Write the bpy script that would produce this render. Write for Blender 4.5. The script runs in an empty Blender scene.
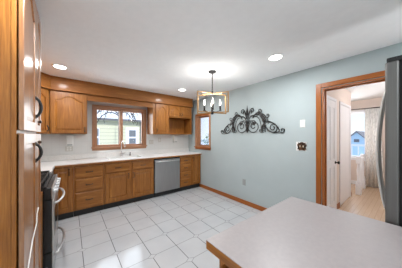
import bpy, bmesh, math, random
from mathutils import Vector, Matrix
R = random.Random(7)
S = bpy.context.scene
COL = S.collection

# ------------------------------------------------------------------ camera, sky, big lights, exposure
H = 2.45                    # ceiling height
EYE = 1.43
cam_d = bpy.data.cameras.new('camera'); cam = bpy.data.objects.new('camera', cam_d); COL.objects.link(cam)
cam.location = (0, 0, EYE); cam.rotation_euler = (math.radians(90), 0, math.radians(-38.2))
cam_d.sensor_width = 36; cam_d.lens = 36 * 166 / 402; cam_d.shift_y = 1.5 / 402; cam_d.clip_start = .02
S.camera = cam
S.view_settings.view_transform = 'Standard'; S.view_settings.look = 'None'
S.view_settings.gamma = 1; S.view_settings.use_curve_mapping = False
S.view_settings.exposure = 0.3
try:
    S.cycles.max_bounces = 8; S.cycles.diffuse_bounces = 5; S.cycles.use_denoising = True
    S.cycles.sample_clamp_indirect = 6; S.cycles.caustics_reflective = False; S.cycles.caustics_refractive = False
except Exception:
    pass

w = bpy.data.worlds.new('sky'); S.world = w; w.use_nodes = True
nt = w.node_tree; bg = nt.nodes['Background']
tc = nt.nodes.new('ShaderNodeTexCoord'); sx = nt.nodes.new('ShaderNodeSeparateXYZ'); rp = nt.nodes.new('ShaderNodeValToRGB')
nt.links.new(tc.outputs['Generated'], sx.inputs[0]); nt.links.new(sx.outputs['Z'], rp.inputs[0]); nt.links.new(rp.outputs[0], bg.inputs[0])
rp.color_ramp.elements[0].position = 0.0; rp.color_ramp.elements[0].color = (.80, .88, 1, 1)
rp.color_ramp.elements[1].position = .6; rp.color_ramp.elements[1].color = (.26, .47, .90, 1)
bg.inputs[1].default_value = 1.15

def area(name, loc, rot, sx_, sy_, power, col=(1, 1, 1), shape='RECTANGLE', spread=180):
    d = bpy.data.lights.new(name, 'AREA'); d.shape = shape; d.size = sx_; d.size_y = sy_; d.energy = power; d.color = col
    d.spread = math.radians(spread)
    o = bpy.data.objects.new(name, d); COL.objects.link(o); o.location = loc; o.rotation_euler = [math.radians(a) for a in rot]
    return o
# daylight at the sink and hall windows, plus added fill lamps
area('added_east_fill', (2.94, -1.62, 1.4), (0, 90, 0), 1.6, 1.3, 34, (.92, .97, 1))  # added room fill, shining in at the added east window
area('added_upward_fill', (3.05, -1.62, .75), (0, 128, 0), 1.0, 1.3, 125, (.90, .96, 1))  # added fill aimed upward to brighten the ceiling
sd = bpy.data.lights.new('sun', 'SUN'); sd.energy = 3.2; sd.angle = .02; so = bpy.data.objects.new('sun', sd); COL.objects.link(so); so.rotation_euler = (math.radians(50), 0, math.radians(-8))
area('daylight_sink_window', (.95, 4.40, 1.62), (-90, 0, 0), 1.0, .85, 14, (.95, .98, 1))
area('daylight_hall_window', (6.68, 1.2, 1.5), (0, 90, 0), 1.2, .7, 30, (.95, .98, 1))
hd = bpy.data.lights.new('added_hall_fill', 'POINT'); hd.energy = 27; hd.color = (.98, .98, 1); hd.shadow_soft_size = .12; ho = bpy.data.objects.new('added_hall_fill', hd); COL.objects.link(ho); ho.location = (4.8, -.42, 2.2)  # added point light that brightens the hall, out of view
DOWNLIGHT = 12.5            # watts of one recessed lamp

# ------------------------------------------------------------------ materials
def mat(name, col, rough=.5, metal=0, coat=0, spec=.5, emit=None, es=0):
    m = bpy.data.materials.new(name); m.use_nodes = True
    b = m.node_tree.nodes['Principled BSDF']
    b.inputs['Base Color'].default_value = (*col, 1); b.inputs['Roughness'].default_value = rough
    b.inputs['Metallic'].default_value = metal; b.inputs['Coat Weight'].default_value = coat
    b.inputs['Coat Roughness'].default_value = .12
    b.inputs['Specular IOR Level'].default_value = spec
    if emit: b.inputs['Emission Color'].default_value = (*emit, 1); b.inputs['Emission Strength'].default_value = es
    return m
def nodes(m): return m.node_tree.nodes, m.node_tree.links, m.node_tree.nodes['Principled BSDF']
def add_noise(m, c1, c2, scale=(1, 1, 1), ns=5, detail=4, lo=.35, hi=.65, bump=0, dist=0.0, bumpscale=None):
    n, l, b = nodes(m)
    t = n.new('ShaderNodeTexCoord'); mp = n.new('ShaderNodeMapping'); mp.inputs['Scale'].default_value = scale
    no = n.new('ShaderNodeTexNoise'); no.inputs['Scale'].default_value = ns; no.inputs['Detail'].default_value = detail
    no.inputs['Distortion'].default_value = dist
    r = n.new('ShaderNodeValToRGB'); r.color_ramp.elements[0].position = lo; r.color_ramp.elements[1].position = hi
    r.color_ramp.elements[0].color = (*c1, 1); r.color_ramp.elements[1].color = (*c2, 1)
    l.new(t.outputs['Object'], mp.inputs[0]); l.new(mp.outputs[0], no.inputs[0]); l.new(no.outputs[0], r.inputs[0])
    l.new(r.outputs[0], b.inputs['Base Color'])
    if bump:
        bp = n.new('ShaderNodeBump'); bp.inputs['Strength'].default_value = bump; bp.inputs['Distance'].default_value = .01
        l.new(no.outputs[0], bp.inputs['Height']); l.new(bp.outputs[0], b.inputs['Normal'])
    return m
def oak(name, axis, light=(.45, .185, .038), dark=(.165, .050, .007), rough=.36, coat=.12, crough=.15):
    m = mat(name, light, rough, coat=coat, spec=.35); m.node_tree.nodes['Principled BSDF'].inputs['Coat Roughness'].default_value = crough
    n, l, b = nodes(m)
    t = n.new('ShaderNodeTexCoord'); mp = n.new('ShaderNodeMapping')
    mp.inputs['Scale'].default_value = [1.1 if a == axis else 11 for a in 'xyz']
    a1 = n.new('ShaderNodeTexNoise'); a1.inputs['Scale'].default_value = 1.6; a1.inputs['Detail'].default_value = 3; a1.inputs['Distortion'].default_value = .8
    mp2 = n.new('ShaderNodeMapping'); mp2.inputs['Scale'].default_value = [4 if a == axis else 110 for a in 'xyz']
    a2 = n.new('ShaderNodeTexNoise'); a2.inputs['Scale'].default_value = 2; a2.inputs['Detail'].default_value = 2
    mul = n.new('ShaderNodeMath'); mul.operation = 'MULTIPLY'; mul.inputs[1].default_value = 9
    sn = n.new('ShaderNodeMath'); sn.operation = 'SINE'
    mx = n.new('ShaderNodeMath'); mx.operation = 'MULTIPLY_ADD'; mx.inputs[1].default_value = .17; mx.inputs[2].default_value = .30
    ad = n.new('ShaderNodeMath'); ad.operation = 'MULTIPLY_ADD'; ad.inputs[1].default_value = .55
    r = n.new('ShaderNodeValToRGB'); r.color_ramp.elements[0].position = .2; r.color_ramp.elements[1].position = .75
    r.color_ramp.elements[0].color = (*dark, 1); r.color_ramp.elements[1].color = (*light, 1)
    l.new(t.outputs['Object'], mp.inputs[0]); l.new(mp.outputs[0], a1.inputs[0]); l.new(a1.outputs[0], mul.inputs[0])
    l.new(mul.outputs[0], sn.inputs[0]); l.new(sn.outputs[0], mx.inputs[0])
    l.new(t.outputs['Object'], mp2.inputs[0]); l.new(mp2.outputs[0], a2.inputs[0])
    l.new(a2.outputs[0], ad.inputs[0]); l.new(mx.outputs[0], ad.inputs[2]); l.new(ad.outputs[0], r.inputs[0])
    l.new(r.outputs[0], b.inputs['Base Color'])
    return m
OZ = oak('oak_upright_grain', 'z'); OX = oak('oak_level_grain', 'x'); OY = oak('oak_level_grain_side', 'y')
OZG = oak('varnished_oak_upright', 'z', coat=1.0, crough=.27); OZG.node_tree.nodes['Principled BSDF'].inputs['Coat IOR'].default_value = 1.75; OZG.node_tree.nodes['Principled BSDF'].inputs['Specular IOR Level'].default_value = .8
OXM = oak('oak_satin_trim', 'x', (.40, .155, .030), (.19, .060, .008), .6)
TZ = oak('oak_casing_upright', 'z', (.42, .13, .022), (.28, .078, .012)); TY = oak('oak_casing_level', 'y', (.42, .13, .022), (.28, .078, .012))
WZ = oak('window_wood_upright', 'z', (.52, .27, .15), (.36, .17, .085)); WX = oak('window_wood_level', 'x', (.52, .27, .15), (.36, .17, .085))
WALL = add_noise(mat('blue_grey_wall_paint', (.55, .60, .61), .85), (.43, .495, .505), (.45, .515, .525), (1, 1, 1), 3, bump=.03)
WALLB = mat('light_wall_paint', (.66, .66, .645), .8)
CEIL = add_noise(mat('white_ceiling_paint', (.76, .77, .78), .9), (.91, .925, .94), (.93, .945, .96), (1, 1, 1), 14, 6, bump=.25)
HALLW = mat('pale_pink_beige_paint', (.70, .61, .555), .85)
WHITE = mat('white_gloss_paint', (.80, .81, .84), .35)
PLATE = mat('white_plastic', (.82, .82, .80), .4)
LAM = add_noise(mat('pinkish_beige_laminate', (.60, .535, .51), .38), (.315, .285, .285), (.335, .30, .30), (1, 1, 1), 60, 3)
COUNTER = add_noise(mat('off_white_counter', (.80, .79, .77), .3), (.77, .76, .74), (.83, .82, .80), (1, 1, 1), 50, 3)
BLACK = mat('black_iron', (.02, .019, .018), .45, metal=.3)
BRONZE = add_noise(mat('dark_bronze', (.06, .035, .02), .4, metal=.5), (.02, .015, .012), (.16, .075, .035), (1, 1, 1), 30, 2)
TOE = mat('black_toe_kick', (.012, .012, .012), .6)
IRON = mat('dark_scroll_iron', (.035, .033, .032), .5, metal=.4)
BKGLOSS = mat('black_enamel', (.012, .013, .014), .22)
CHROME = mat('chrome', (.8, .8, .82), .12, metal=1)
BRASS = mat('weathered_gold_wood', (.27, .155, .06), .5)
STEEL = add_noise(mat('brushed_steel', (.58, .58, .58), .34, metal=.9), (.54, .54, .54), (.62, .62, .62), (60, 60, 1), 3, 2)
FRIDGE = add_noise(mat('grey_steel', (.30, .31, .305), .38, metal=.75), (.15, .15, .145), (.17, .17, .165), (60, 60, 1), 3, 2)
HSTEEL = mat('satin_handle_steel', (.66, .66, .64), .4, metal=.15)
FSIDE = mat('grey_side_panel', (.16, .165, .165), .5)
RUBBER = mat('black_rubber', (.01, .01, .01), .7)
GREYP = mat('grey_plastic', (.32, .34, .34), .5)
SNOW = mat('snow', (.85, .86, .88), .9)
BARK = mat('bark', (.07, .055, .045), .9)
LEAF = mat('leaf_green', (.13, .22, .10), .7)
ASPH = mat('dark_shingle', (.17, .16, .16), .9)
BULB = mat('lit_bulb', (1, .95, .85), .3, emit=(1, .93, .82), es=4)
LENS = mat('lit_downlight_lens', (1, 1, 1), .4, emit=(1, .97, .93), es=7)
CURT = add_noise(mat('pale_patterned_curtain', (.7, .7, .68), .9), (.74, .75, .73), (.90, .90, .88), (1, 9, 3), 5, 3, .38, .5)
BLUEH = mat('pale_blue_siding', (.50, .66, .74), .8)

def glass():
    m = bpy.data.materials.new('window_glass'); m.use_nodes = True; n = m.node_tree.nodes; l = m.node_tree.links
    n.remove(n['Principled BSDF']); o = n['Material Output']
    t = n.new('ShaderNodeBsdfTransparent'); t.inputs[0].default_value = (.97, .98, .98, 1)
    g = n.new('ShaderNodeBsdfGlossy'); g.inputs['Roughness'].default_value = .02
    f = n.new('ShaderNodeFresnel'); f.inputs[0].default_value = 1.25
    x = n.new('ShaderNodeMixShader'); l.new(f.outputs[0], x.inputs[0]); l.new(t.outputs[0], x.inputs[1]); l.new(g.outputs[0], x.inputs[2]); l.new(x.outputs[0], o.inputs[0])
    return m
GLASS = glass()

def M(n, l, op, a, b=None, c=None):
    q = n.new('ShaderNodeMath'); q.operation = op
    for i, v in enumerate((a, b, c)):
        if v is None: continue
        if isinstance(v, (int, float)): q.inputs[i].default_value = v
        else: l.new(v, q.inputs[i])
    return q.outputs[0]
def floor_material():
    m = mat('clipped_corner_floor_tile', (.72, .72, .72), .14); n, l, b = nodes(m)
    t = n.new('ShaderNodeTexCoord'); s = n.new('ShaderNodeSeparateXYZ'); l.new(t.outputs['Object'], s.inputs[0])
    P = .322
    u = M(n, l, 'DIVIDE', M(n, l, 'SUBTRACT', s.outputs[0], .117), P); v = M(n, l, 'DIVIDE', M(n, l, 'SUBTRACT', s.outputs[1], 2.545), P)
    ru = M(n, l, 'ROUND', u); rv = M(n, l, 'ROUND', v)
    du = M(n, l, 'ABSOLUTE', M(n, l, 'SUBTRACT', u, ru)); dv = M(n, l, 'ABSOLUTE', M(n, l, 'SUBTRACT', v, rv))
    par = M(n, l, 'ABSOLUTE', M(n, l, 'MODULO', M(n, l, 'ADD', M(n, l, 'ADD', ru, rv), 1000), 2))
    odd = M(n, l, 'GREATER_THAN', par, .5)                              # 0 where a small diamond sits
    dd = M(n, l, 'ADD', M(n, l, 'ADD', M(n, l, 'MULTIPLY', du, .8), M(n, l, 'MULTIPLY', dv, 1.25)), M(n, l, 'MULTIPLY', odd, 9))
    inside = M(n, l, 'LESS_THAN', dd, .13)
    ring = M(n, l, 'MULTIPLY', M(n, l, 'LESS_THAN', dd, .145), M(n, l, 'GREATER_THAN', dd, .122))
    line = M(n, l, 'MAXIMUM', M(n, l, 'LESS_THAN', du, .0125), M(n, l, 'MULTIPLY', M(n, l, 'LESS_THAN', dv, .0125), .6))
    g = M(n, l, 'MAXIMUM', M(n, l, 'MULTIPLY', line, M(n, l, 'SUBTRACT', 1, inside)), M(n, l, 'MULTIPLY', ring, .8))
    no = n.new('ShaderNodeTexNoise'); no.inputs['Scale'].default_value = 3; no.inputs['Detail'].default_value = 5; l.new(t.outputs['Object'], no.inputs[0])
    r = n.new('ShaderNodeValToRGB'); r.color_ramp.elements[0].position = .35; r.color_ramp.elements[1].position = .65
    r.color_ramp.elements[0].color = (.50, .515, .535, 1); r.color_ramp.elements[1].color = (.545, .56, .575, 1); l.new(no.outputs[0], r.inputs[0])
    x = n.new('ShaderNodeMixRGB'); l.new(g, x.inputs[0]); l.new(r.outputs[0], x.inputs[1]); x.inputs[2].default_value = (.17, .17, .175, 1)
    l.new(x.outputs[0], b.inputs['Base Color'])
    bp = n.new('ShaderNodeBump'); bp.inputs['Strength'].default_value = .3; bp.inputs['Distance'].default_value = .003
    l.new(M(n, l, 'SUBTRACT', 1, g), bp.inputs['Height']); l.new(bp.outputs[0], b.inputs['Normal'])
    return m
def stripe_material(name, col, line, axis, period, width=.06, rough=.8, off=0):
    m = mat(name, col, rough); n, l, b = nodes(m)
    t = n.new('ShaderNodeTexCoord'); s = n.new('ShaderNodeSeparateXYZ'); l.new(t.outputs['Object'], s.inputs[0])
    f = M(n, l, 'FRACT', M(n, l, 'DIVIDE', M(n, l, 'ADD', s.outputs['XYZ'.index(axis)], 100 + off), period))
    x = n.new('ShaderNodeMixRGB'); l.new(M(n, l, 'LESS_THAN', f, width), x.inputs[0])
    x.inputs[1].default_value = (*col, 1); x.inputs[2].default_value = (*line, 1); l.new(x.outputs[0], b.inputs['Base Color'])
    return m
SIDING = stripe_material('cream_lap_siding', (.62, .60, .42), (.40, .38, .27), 'Z', .17, .12)
def tiles_material():
    m = mat('pale_backsplash_tile', (.66, .66, .64), .4); n, l, b = nodes(m)
    t = n.new('ShaderNodeTexCoord'); s = n.new('ShaderNodeSeparateXYZ'); l.new(t.outputs['Object'], s.inputs[0])
    a = M(n, l, 'LESS_THAN', M(n, l, 'FRACT', M(n, l, 'DIVIDE', M(n, l, 'ADD', s.outputs[0], 50), .113)), .025)
    c = M(n, l, 'LESS_THAN', M(n, l, 'FRACT', M(n, l, 'DIVIDE', M(n, l, 'ADD', s.outputs[2], 50), .113)), .025)
    x = n.new('ShaderNodeMixRGB'); l.new(M(n, l, 'MAXIMUM', a, c), x.inputs[0])
    x.inputs[1].default_value = (.75, .75, .735, 1); x.inputs[2].default_value = (.67, .67, .655, 1); l.new(x.outputs[0], b.inputs['Base Color'])
    return m
TILE = tiles_material(); FLOOR = floor_material()
def boards_material():
    m = oak('light_oak_floorboards', 'x', (.56, .41, .29), (.45, .31, .20), .22); n, l, b = nodes(m)
    base = b.inputs['Base Color'].links[0].from_socket
    t = n.new('ShaderNodeTexCoord'); s = n.new('ShaderNodeSeparateXYZ'); l.new(t.outputs['Object'], s.inputs[0])
    f = M(n, l, 'LESS_THAN', M(n, l, 'FRACT', M(n, l, 'DIVIDE', M(n, l, 'ADD', s.outputs[1], 50), .07)), .06)
    x = n.new('ShaderNodeMixRGB'); l.new(M(n, l, 'MULTIPLY', f, .6), x.inputs[0]); l.new(base, x.inputs[1]); x.inputs[2].default_value = (.25, .13, .06, 1)
    l.new(x.outputs[0], b.inputs['Base Color']); return m
BOARDS = boards_material()

# ------------------------------------------------------------------ mesh helpers (world coordinates; obj() re-bases them on the thing's origin)
def nb(): return bmesh.new()
class Fr:                                   # a working frame: a along, n outward, z up
    def __init__(s, O, A, N): s.O, s.A, s.N = Vector(O), Vector(A).normalized(), Vector(N).normalized()
    def p(s, a, n, z): return s.O + s.A * a + s.N * n + Vector((0, 0, z))
WORLD = Fr((0, 0, 0), (1, 0, 0), (0, 1, 0))
def box(bm, a0, a1, n0, n1, z0, z1, bev=0, F=WORLD):
    vs = [bm.verts.new(F.p(a, n, z)) for z in (z0, z1) for n in (n0, n1) for a in (a0, a1)]
    fs = [bm.faces.new([vs[i] for i in q]) for q in ((0, 1, 3, 2), (4, 6, 7, 5), (0, 4, 5, 1), (2, 3, 7, 6), (0, 2, 6, 4), (1, 5, 7, 3))]
    if bev:
        es = list({e for f in fs for e in f.edges})
        bmesh.ops.bevel(bm, geom=es, offset=bev, segments=2, affect='EDGES', profile=.6)
    return bm
def prism(bm, pts, n0, n1, F=WORLD):        # pts = (a, z) outline
    lo = [bm.verts.new(F.p(a, n0, z)) for a, z in pts]; hi = [bm.verts.new(F.p(a, n1, z)) for a, z in pts]
    k = len(pts)
    bm.faces.new(lo); bm.faces.new(hi)
    for i in range(k): bm.faces.new([lo[i], lo[(i + 1) % k], hi[(i + 1) % k], hi[i]])
    return bm
def bridge_panel(bm, o, i, n0, n1, n2, F):  # outer outline flat at n0, sloping to the inner outline at n1; back at n2
    vo = [bm.verts.new(F.p(a, n0, z)) for a, z in o]; vi = [bm.verts.new(F.p(a, n1, z)) for a, z in i]; vb = [bm.verts.new(F.p(a, n2, z)) for a, z in o]
    k = len(o)
    for j in range(k):
        q = (j + 1) % k
        bm.faces.new([vo[j], vo[q], vi[q], vi[j]]); bm.faces.new([vb[j], vb[q], vo[q], vo[j]])
    bm.faces.new(vi); bm.faces.new(vb); return bm
def tube(bm, pts, r, seg=8, closed=False, cap=True):
    pts = [Vector(p) for p in pts]; k = len(pts); rs = r if isinstance(r, (list, tuple)) else [r] * k
    rings = []; up = None
    for i, p in enumerate(pts):
        a = pts[i - 1] if (i or closed) else p; b = pts[(i + 1) % k] if (i < k - 1 or closed) else p
        t = (b - a).normalized()
        if up is None: up = t.orthogonal().normalized()
        up = (up - t * up.dot(t)); up = up.normalized() if up.length > 1e-5 else t.orthogonal().normalized()
        q = t.cross(up)
        rings.append([bm.verts.new(p + (up * math.cos(2 * math.pi * j / seg) + q * math.sin(2 * math.pi * j / seg)) * rs[i]) for j in range(seg)])
    for i in range(k if closed else k - 1):
        A, B = rings[i], rings[(i + 1) % k]
        for j in range(seg):
            f = bm.faces.new([A[j], A[(j + 1) % seg], B[(j + 1) % seg], B[j]]); f.smooth = True
    if cap and not closed: bm.faces.new(rings[0][::-1]); bm.faces.new(rings[-1])
    return bm
def lathe(bm, prof, c, seg=20, axis=Vector((0, 0, 1))):
    axis = Vector(axis).normalized(); e1 = axis.orthogonal().normalized(); e2 = axis.cross(e1); c = Vector(c); rings = []
    for r, h in prof:
        rings.append([bm.verts.new(c + axis * h + (e1 * math.cos(2 * math.pi * j / seg) + e2 * math.sin(2 * math.pi * j / seg)) * max(r, 1e-4)) for j in range(seg)])
    for A, B in zip(rings, rings[1:]):
        for j in range(seg):
            f = bm.faces.new([A[j], A[(j + 1) % seg], B[(j + 1) % seg], B[j]]); f.smooth = True
    bm.faces.new(rings[0][::-1]); bm.faces.new(rings[-1]); return bm
def rootloc(o):
    while o.parent: o = o.parent
    return o.location.copy()
def obj(name, bm, m, parent=None, origin=None, label=None):
    bmesh.ops.recalc_face_normals(bm, faces=bm.faces)
    base = rootloc(parent) if parent else Vector(origin or (0, 0, 0))
    bmesh.ops.translate(bm, verts=bm.verts, vec=-base)
    me = bpy.data.meshes.new(name); bm.to_mesh(me); bm.free(); me.materials.append(m)
    o = bpy.data.objects.new(name, me); COL.objects.link(o)
    if parent: o.parent = parent
    else: o.location = base
    if label: o['label'] = label
    return o
def tag(o, label, cat, group=None, kind=None):
    o['label'] = label; o['category'] = cat
    if group: o['group'] = group
    if kind: o['kind'] = kind
    return o
def thing(name, label, cat, loc, group=None):
    o = bpy.data.objects.new(name, None); COL.objects.link(o); o.location = loc; o.empty_display_size = .1
    return tag(o, label, cat, group)
def struct(name, bm, m, label, cat, parent=None):
    o = obj(name, bm, m, parent); o['kind'] = 'structure'
    if not parent: o['label'] = label; o['category'] = cat
    return o
def spiral(c, r0, r1, a0, a1, k=18):        # 2-D points (a, z)
    return [(c[0] + (r0 + (r1 - r0) * i / k) * math.cos(a0 + (a1 - a0) * i / k), c[1] + (r0 + (r1 - r0) * i / k) * math.sin(a0 + (a1 - a0) * i / k)) for i in range(k + 1)]
def bez(p0, p1, p2, p3, k=14):
    o = []
    for i in range(k + 1):
        t = i / k; q = 1 - t
        o.append(tuple(q**3 * a + 3 * q * q * t * b + 3 * q * t * t * c + t**3 * d for a, b, c, d in zip(p0, p1, p2, p3)))
    return o

# ------------------------------------------------------------------ the room
XR, XL, YB, YF = 2.85, -.90, 4.24, -2.6
HX = 6.6                                     # far wall of the room beyond the doorway
bm = nb(); box(bm, XL - .12, XR + .06, YF - .12, YB + .12, -.08, 0)
struct('floor', bm, FLOOR, 'white floor tiles with clipped corners and grey joints', 'floor')
bm = nb(); box(bm, XL - .12, XR + .12, YF - .12, YB + .15, H, H + .1)
struct('ceiling', bm, CEIL, 'white textured kitchen ceiling', 'ceiling')
bm = nb(); box(bm, XL - .12, XL, YF - .12, YB + .15, 0, H); struct('wall_left', bm, WALLB, 'light wall behind the stove and tall cabinet', 'wall')
def wall_hole(bm, F, a0, a1, t, z1, holes):  # holes sorted along a: (a0, a1, z0, z1)
    x = a0
    for h in holes:
        box(bm, x, h[0], -t, 0, 0, z1, 0, F)
        if h[2] > 0: box(bm, h[0], h[1], -t, 0, 0, h[2], 0, F)
        box(bm, h[0], h[1], -t, 0, h[3], z1, 0, F); x = h[1]
    box(bm, x, a1, -t, 0, 0, z1, 0, F); return bm
FB = Fr((0, YB, 0), (1, 0, 0), (0, -1, 0))   # back wall, outward = into the room
FR = Fr((XR, 0, 0), (0, 1, 0), (-1, 0, 0))   # right wall
W1 = (.42, 1.48, 1.18, 2.04)                 # sink window opening
W2 = (3.27, 3.82, 1.12, 1.98)                # narrow window opening
DR = (-.10, .80, 0, 2.105)                   # doorway opening
bm = wall_hole(nb(), FB, XL, XR, .15, H, [W1]); struct('wall_back', bm, WALLB, 'light wall behind the sink counter', 'wall')
bm = wall_hole(nb(), FR, YF - .12, YB + .15, .13, H, [(-2.3, -.92, .5, 2.25), DR, W2]); struct('wall_right', bm, WALL, 'pale blue-grey wall with the iron scroll decoration', 'wall')  # first opening is for the added east window
FS = Fr((0, YF, 0), (1, 0, 0), (0, 1, 0))
bm = nb(); box(bm, XL, XR, -.12, 0, 0, H, 0, FS); struct('wall_front', bm, WALL, 'blue-grey wall behind the photographer', 'wall')
# room beyond the doorway
bm = nb(); box(bm, XR + .06, HX + .1, -.85, 2.1, -.08, -.002); struct('floor_hall', bm, BOARDS, 'light oak boards beyond the doorway', 'floor')
bm = nb(); box(bm, XR + .12, HX + .1, -.85, 2.1, H, H + .1); struct('ceiling_hall', bm, mat('white_hall_ceiling', (.82, .82, .82), .9), 'white ceiling beyond the doorway', 'ceiling')
bm = nb(); box(bm, XR + .13, 5.27, .90, 1.02, 0, H); box(bm, 5.15, 5.27, 1.02, 2.1, 0, H); struct('wall_hall_side', bm, HALLW, 'pinkish beige hall wall with two white doors', 'wall')
bm = nb(); box(bm, XR + .13, HX + .1, -.85, -.75, 0, H); box(bm, 5.27, HX + .1, 2.0, 2.1, 0, H); struct('wall_hall_south', bm, HALLW, 'pinkish beige end walls of the far room', 'wall')
FH = Fr((HX, 0, 0), (0, 1, 0), (-1, 0, 0)); W4 = (.80, 1.62, .78, 2.12)
bm = wall_hole(nb(), FH, -.75, 2.0, .12, H, [W4]); struct('wall_hall_far', bm, HALLW, 'pinkish beige far wall with a curtained window', 'wall')
# backsplash
bm = nb(); box(bm, XL, W1[0] - .06, 0, .008, .94, 1.47, 0, FB); box(bm, W1[1] + .06, XR - .005, 0, .008, .94, 1.47, 0, FB); box(bm, W1[0] - .06, W1[1] + .06, 0, .008, .94, 1.1, 0, FB)
struct('trim_1', bm, TILE, 'pale square tiles of the backsplash above the counter', 'backsplash')
# baseboards
bm = nb(); box(bm, .87, 3.675, 0, .014, 0, .088, .004, FR); struct('baseboard_right', bm, TY, 'oak baseboard along the blue-grey wall', 'baseboard')

# ------------------------------------------------------------------ windows
def window(name, F, op, label, mullion, mz, mx, depth=.085, sill=True, cas=.06, sash=.042, t=.15, lbl2=None):
    a0, a1, z0, z1 = op
    root = thing(name, label, 'window', F.p((a0 + a1) / 2, 0, z0)); root['kind'] = 'structure'
    bm = nb()                                # casing
    box(bm, a0 - cas, a0, 0.001, .018, z0, z1 + cas, .003, F); box(bm, a1, a1 + cas, 0.001, .018, z0, z1 + cas, .003, F)
    obj('window_casing', bm, mz, root)
    bm = nb(); box(bm, a0, a1, .001, .018, z1, z1 + cas, .003, F); obj('window_head', bm, mx, root)
    bm = nb(); box(bm, a0 - cas - .015, a1 + cas + .015, 0.001, .045, z0 - .028, z0, .004, F); box(bm, a0 - cas, a1 + cas, .001, .014, z0 - .075, z0 - .028, .003, F); obj('window_sill', bm, mx, root)
    bm = nb()                                # jamb lining the opening
    box(bm, a0, a0 + .014, -t, .001, z0, z1, 0, F); box(bm, a1 - .014, a1, -t, .001, z0, z1, 0, F); box(bm, a0 + .014, a1 - .014, -t, .001, z1 - .014, z1, 0, F); box(bm, a0 + .014, a1 - .014, -t, .001, z0, z0 + .014, 0, F)
    obj('window_jamb', bm, mz, root)
    cuts = [a0 + .014] + ([(a0 + a1) / 2] if mullion else []) + [a1 - .014]
    for i in range(len(cuts) - 1):
        l, r = cuts[i] + (.012 if i else 0), cuts[i + 1] - (.012 if i < len(cuts) - 2 else 0)
        bm = nb(); s = sash
        box(bm, l, l + s, -depth - .035, -depth, z0 + .014, z1 - .014, .003, F); box(bm, r - s, r, -depth - .035, -depth, z0 + .014, z1 - .014, .003, F)
        box(bm, l + s, r - s, -depth - .035, -depth, z1 - .014 - s, z1 - .014, .003, F); box(bm, l + s, r - s, -depth - .035, -depth, z0 + .014, z0 + .014 + s, .003, F)
        sh = obj('window_sash', bm, mz, root)
        bm = nb(); box(bm, l + s, r - s, -depth - .02, -depth - .016, z0 + .014 + s, z1 - .014 - s, 0, F); obj('window_pane', bm, GLASS, sh)
    if mullion:
        bm = nb(); c = (a0 + a1) / 2; box(bm, c - .03, c + .03, -depth, -.005, z0 + .014, z1 - .014, .004, F); obj('window_mullion', bm, mz, root)
    return root
window('window_1', FB, W1, 'wide double wooden window above the sink', True, WZ, WX, depth=.05, cas=.055, sash=.03)
window('window_2', FR, W2, 'tall narrow wooden window on the blue-grey wall', False, WZ, TY, depth=.075, t=.13, cas=.055, sash=.035)
window('window_3', FH, W4, 'white framed window of the far room beside the curtain', False, WHITE, WHITE, depth=.06, t=.12, cas=.05, sash=.03)
window('added_window', FR, (-2.3, -.92, .5, 2.25), 'added unseen window behind the refrigerator', True, WZ, TY, depth=.06, t=.13)  # unseen window, added so fill light can enter the room

# doorway casing
d = thing('door_1', 'orange oak casing of the open doorway to the hall', 'doorway', FR.p(.35, 0, 0)); d['kind'] = 'structure'
bm = nb(); box(bm, DR[1] + .008, DR[1] + .073, 0.001, .018, 0, DR[3] + .073, .004, FR); obj('door_casing', bm, TZ, d)
bm = nb(); box(bm, DR[0] - .073, DR[0] - .008, 0.001, .018, 0, DR[3] + .073, .004, FR); obj('door_casing', bm, TZ, d)
bm = nb(); box(bm, DR[0] - .008, DR[1] + .008, .001, .018, DR[3] + .008, DR[3] + .073, .004, FR); obj('door_head', bm, TY, d)
bm = nb()
box(bm, DR[1] - .018, DR[1], -.14, .004, 0, DR[3] - .018, 0, FR); box(bm, DR[0], DR[0] + .018, -.14, .004, 0, DR[3] - .018, 0, FR); box(bm, DR[1] - .03, DR[1] - .018, -.10, -.065, 0, DR[3] - .03, 0, FR)
obj('door_jamb', bm, TZ, d)
bm = nb(); box(bm, DR[0], DR[1], -.14, .004, DR[3] - .018, DR[3], 0, FR); box(bm, DR[0] + .018, DR[1] - .018, -.10, -.065, DR[3] - .03, DR[3] - .018, 0, FR); obj('door_jamb_head', bm, TY, d)

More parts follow.
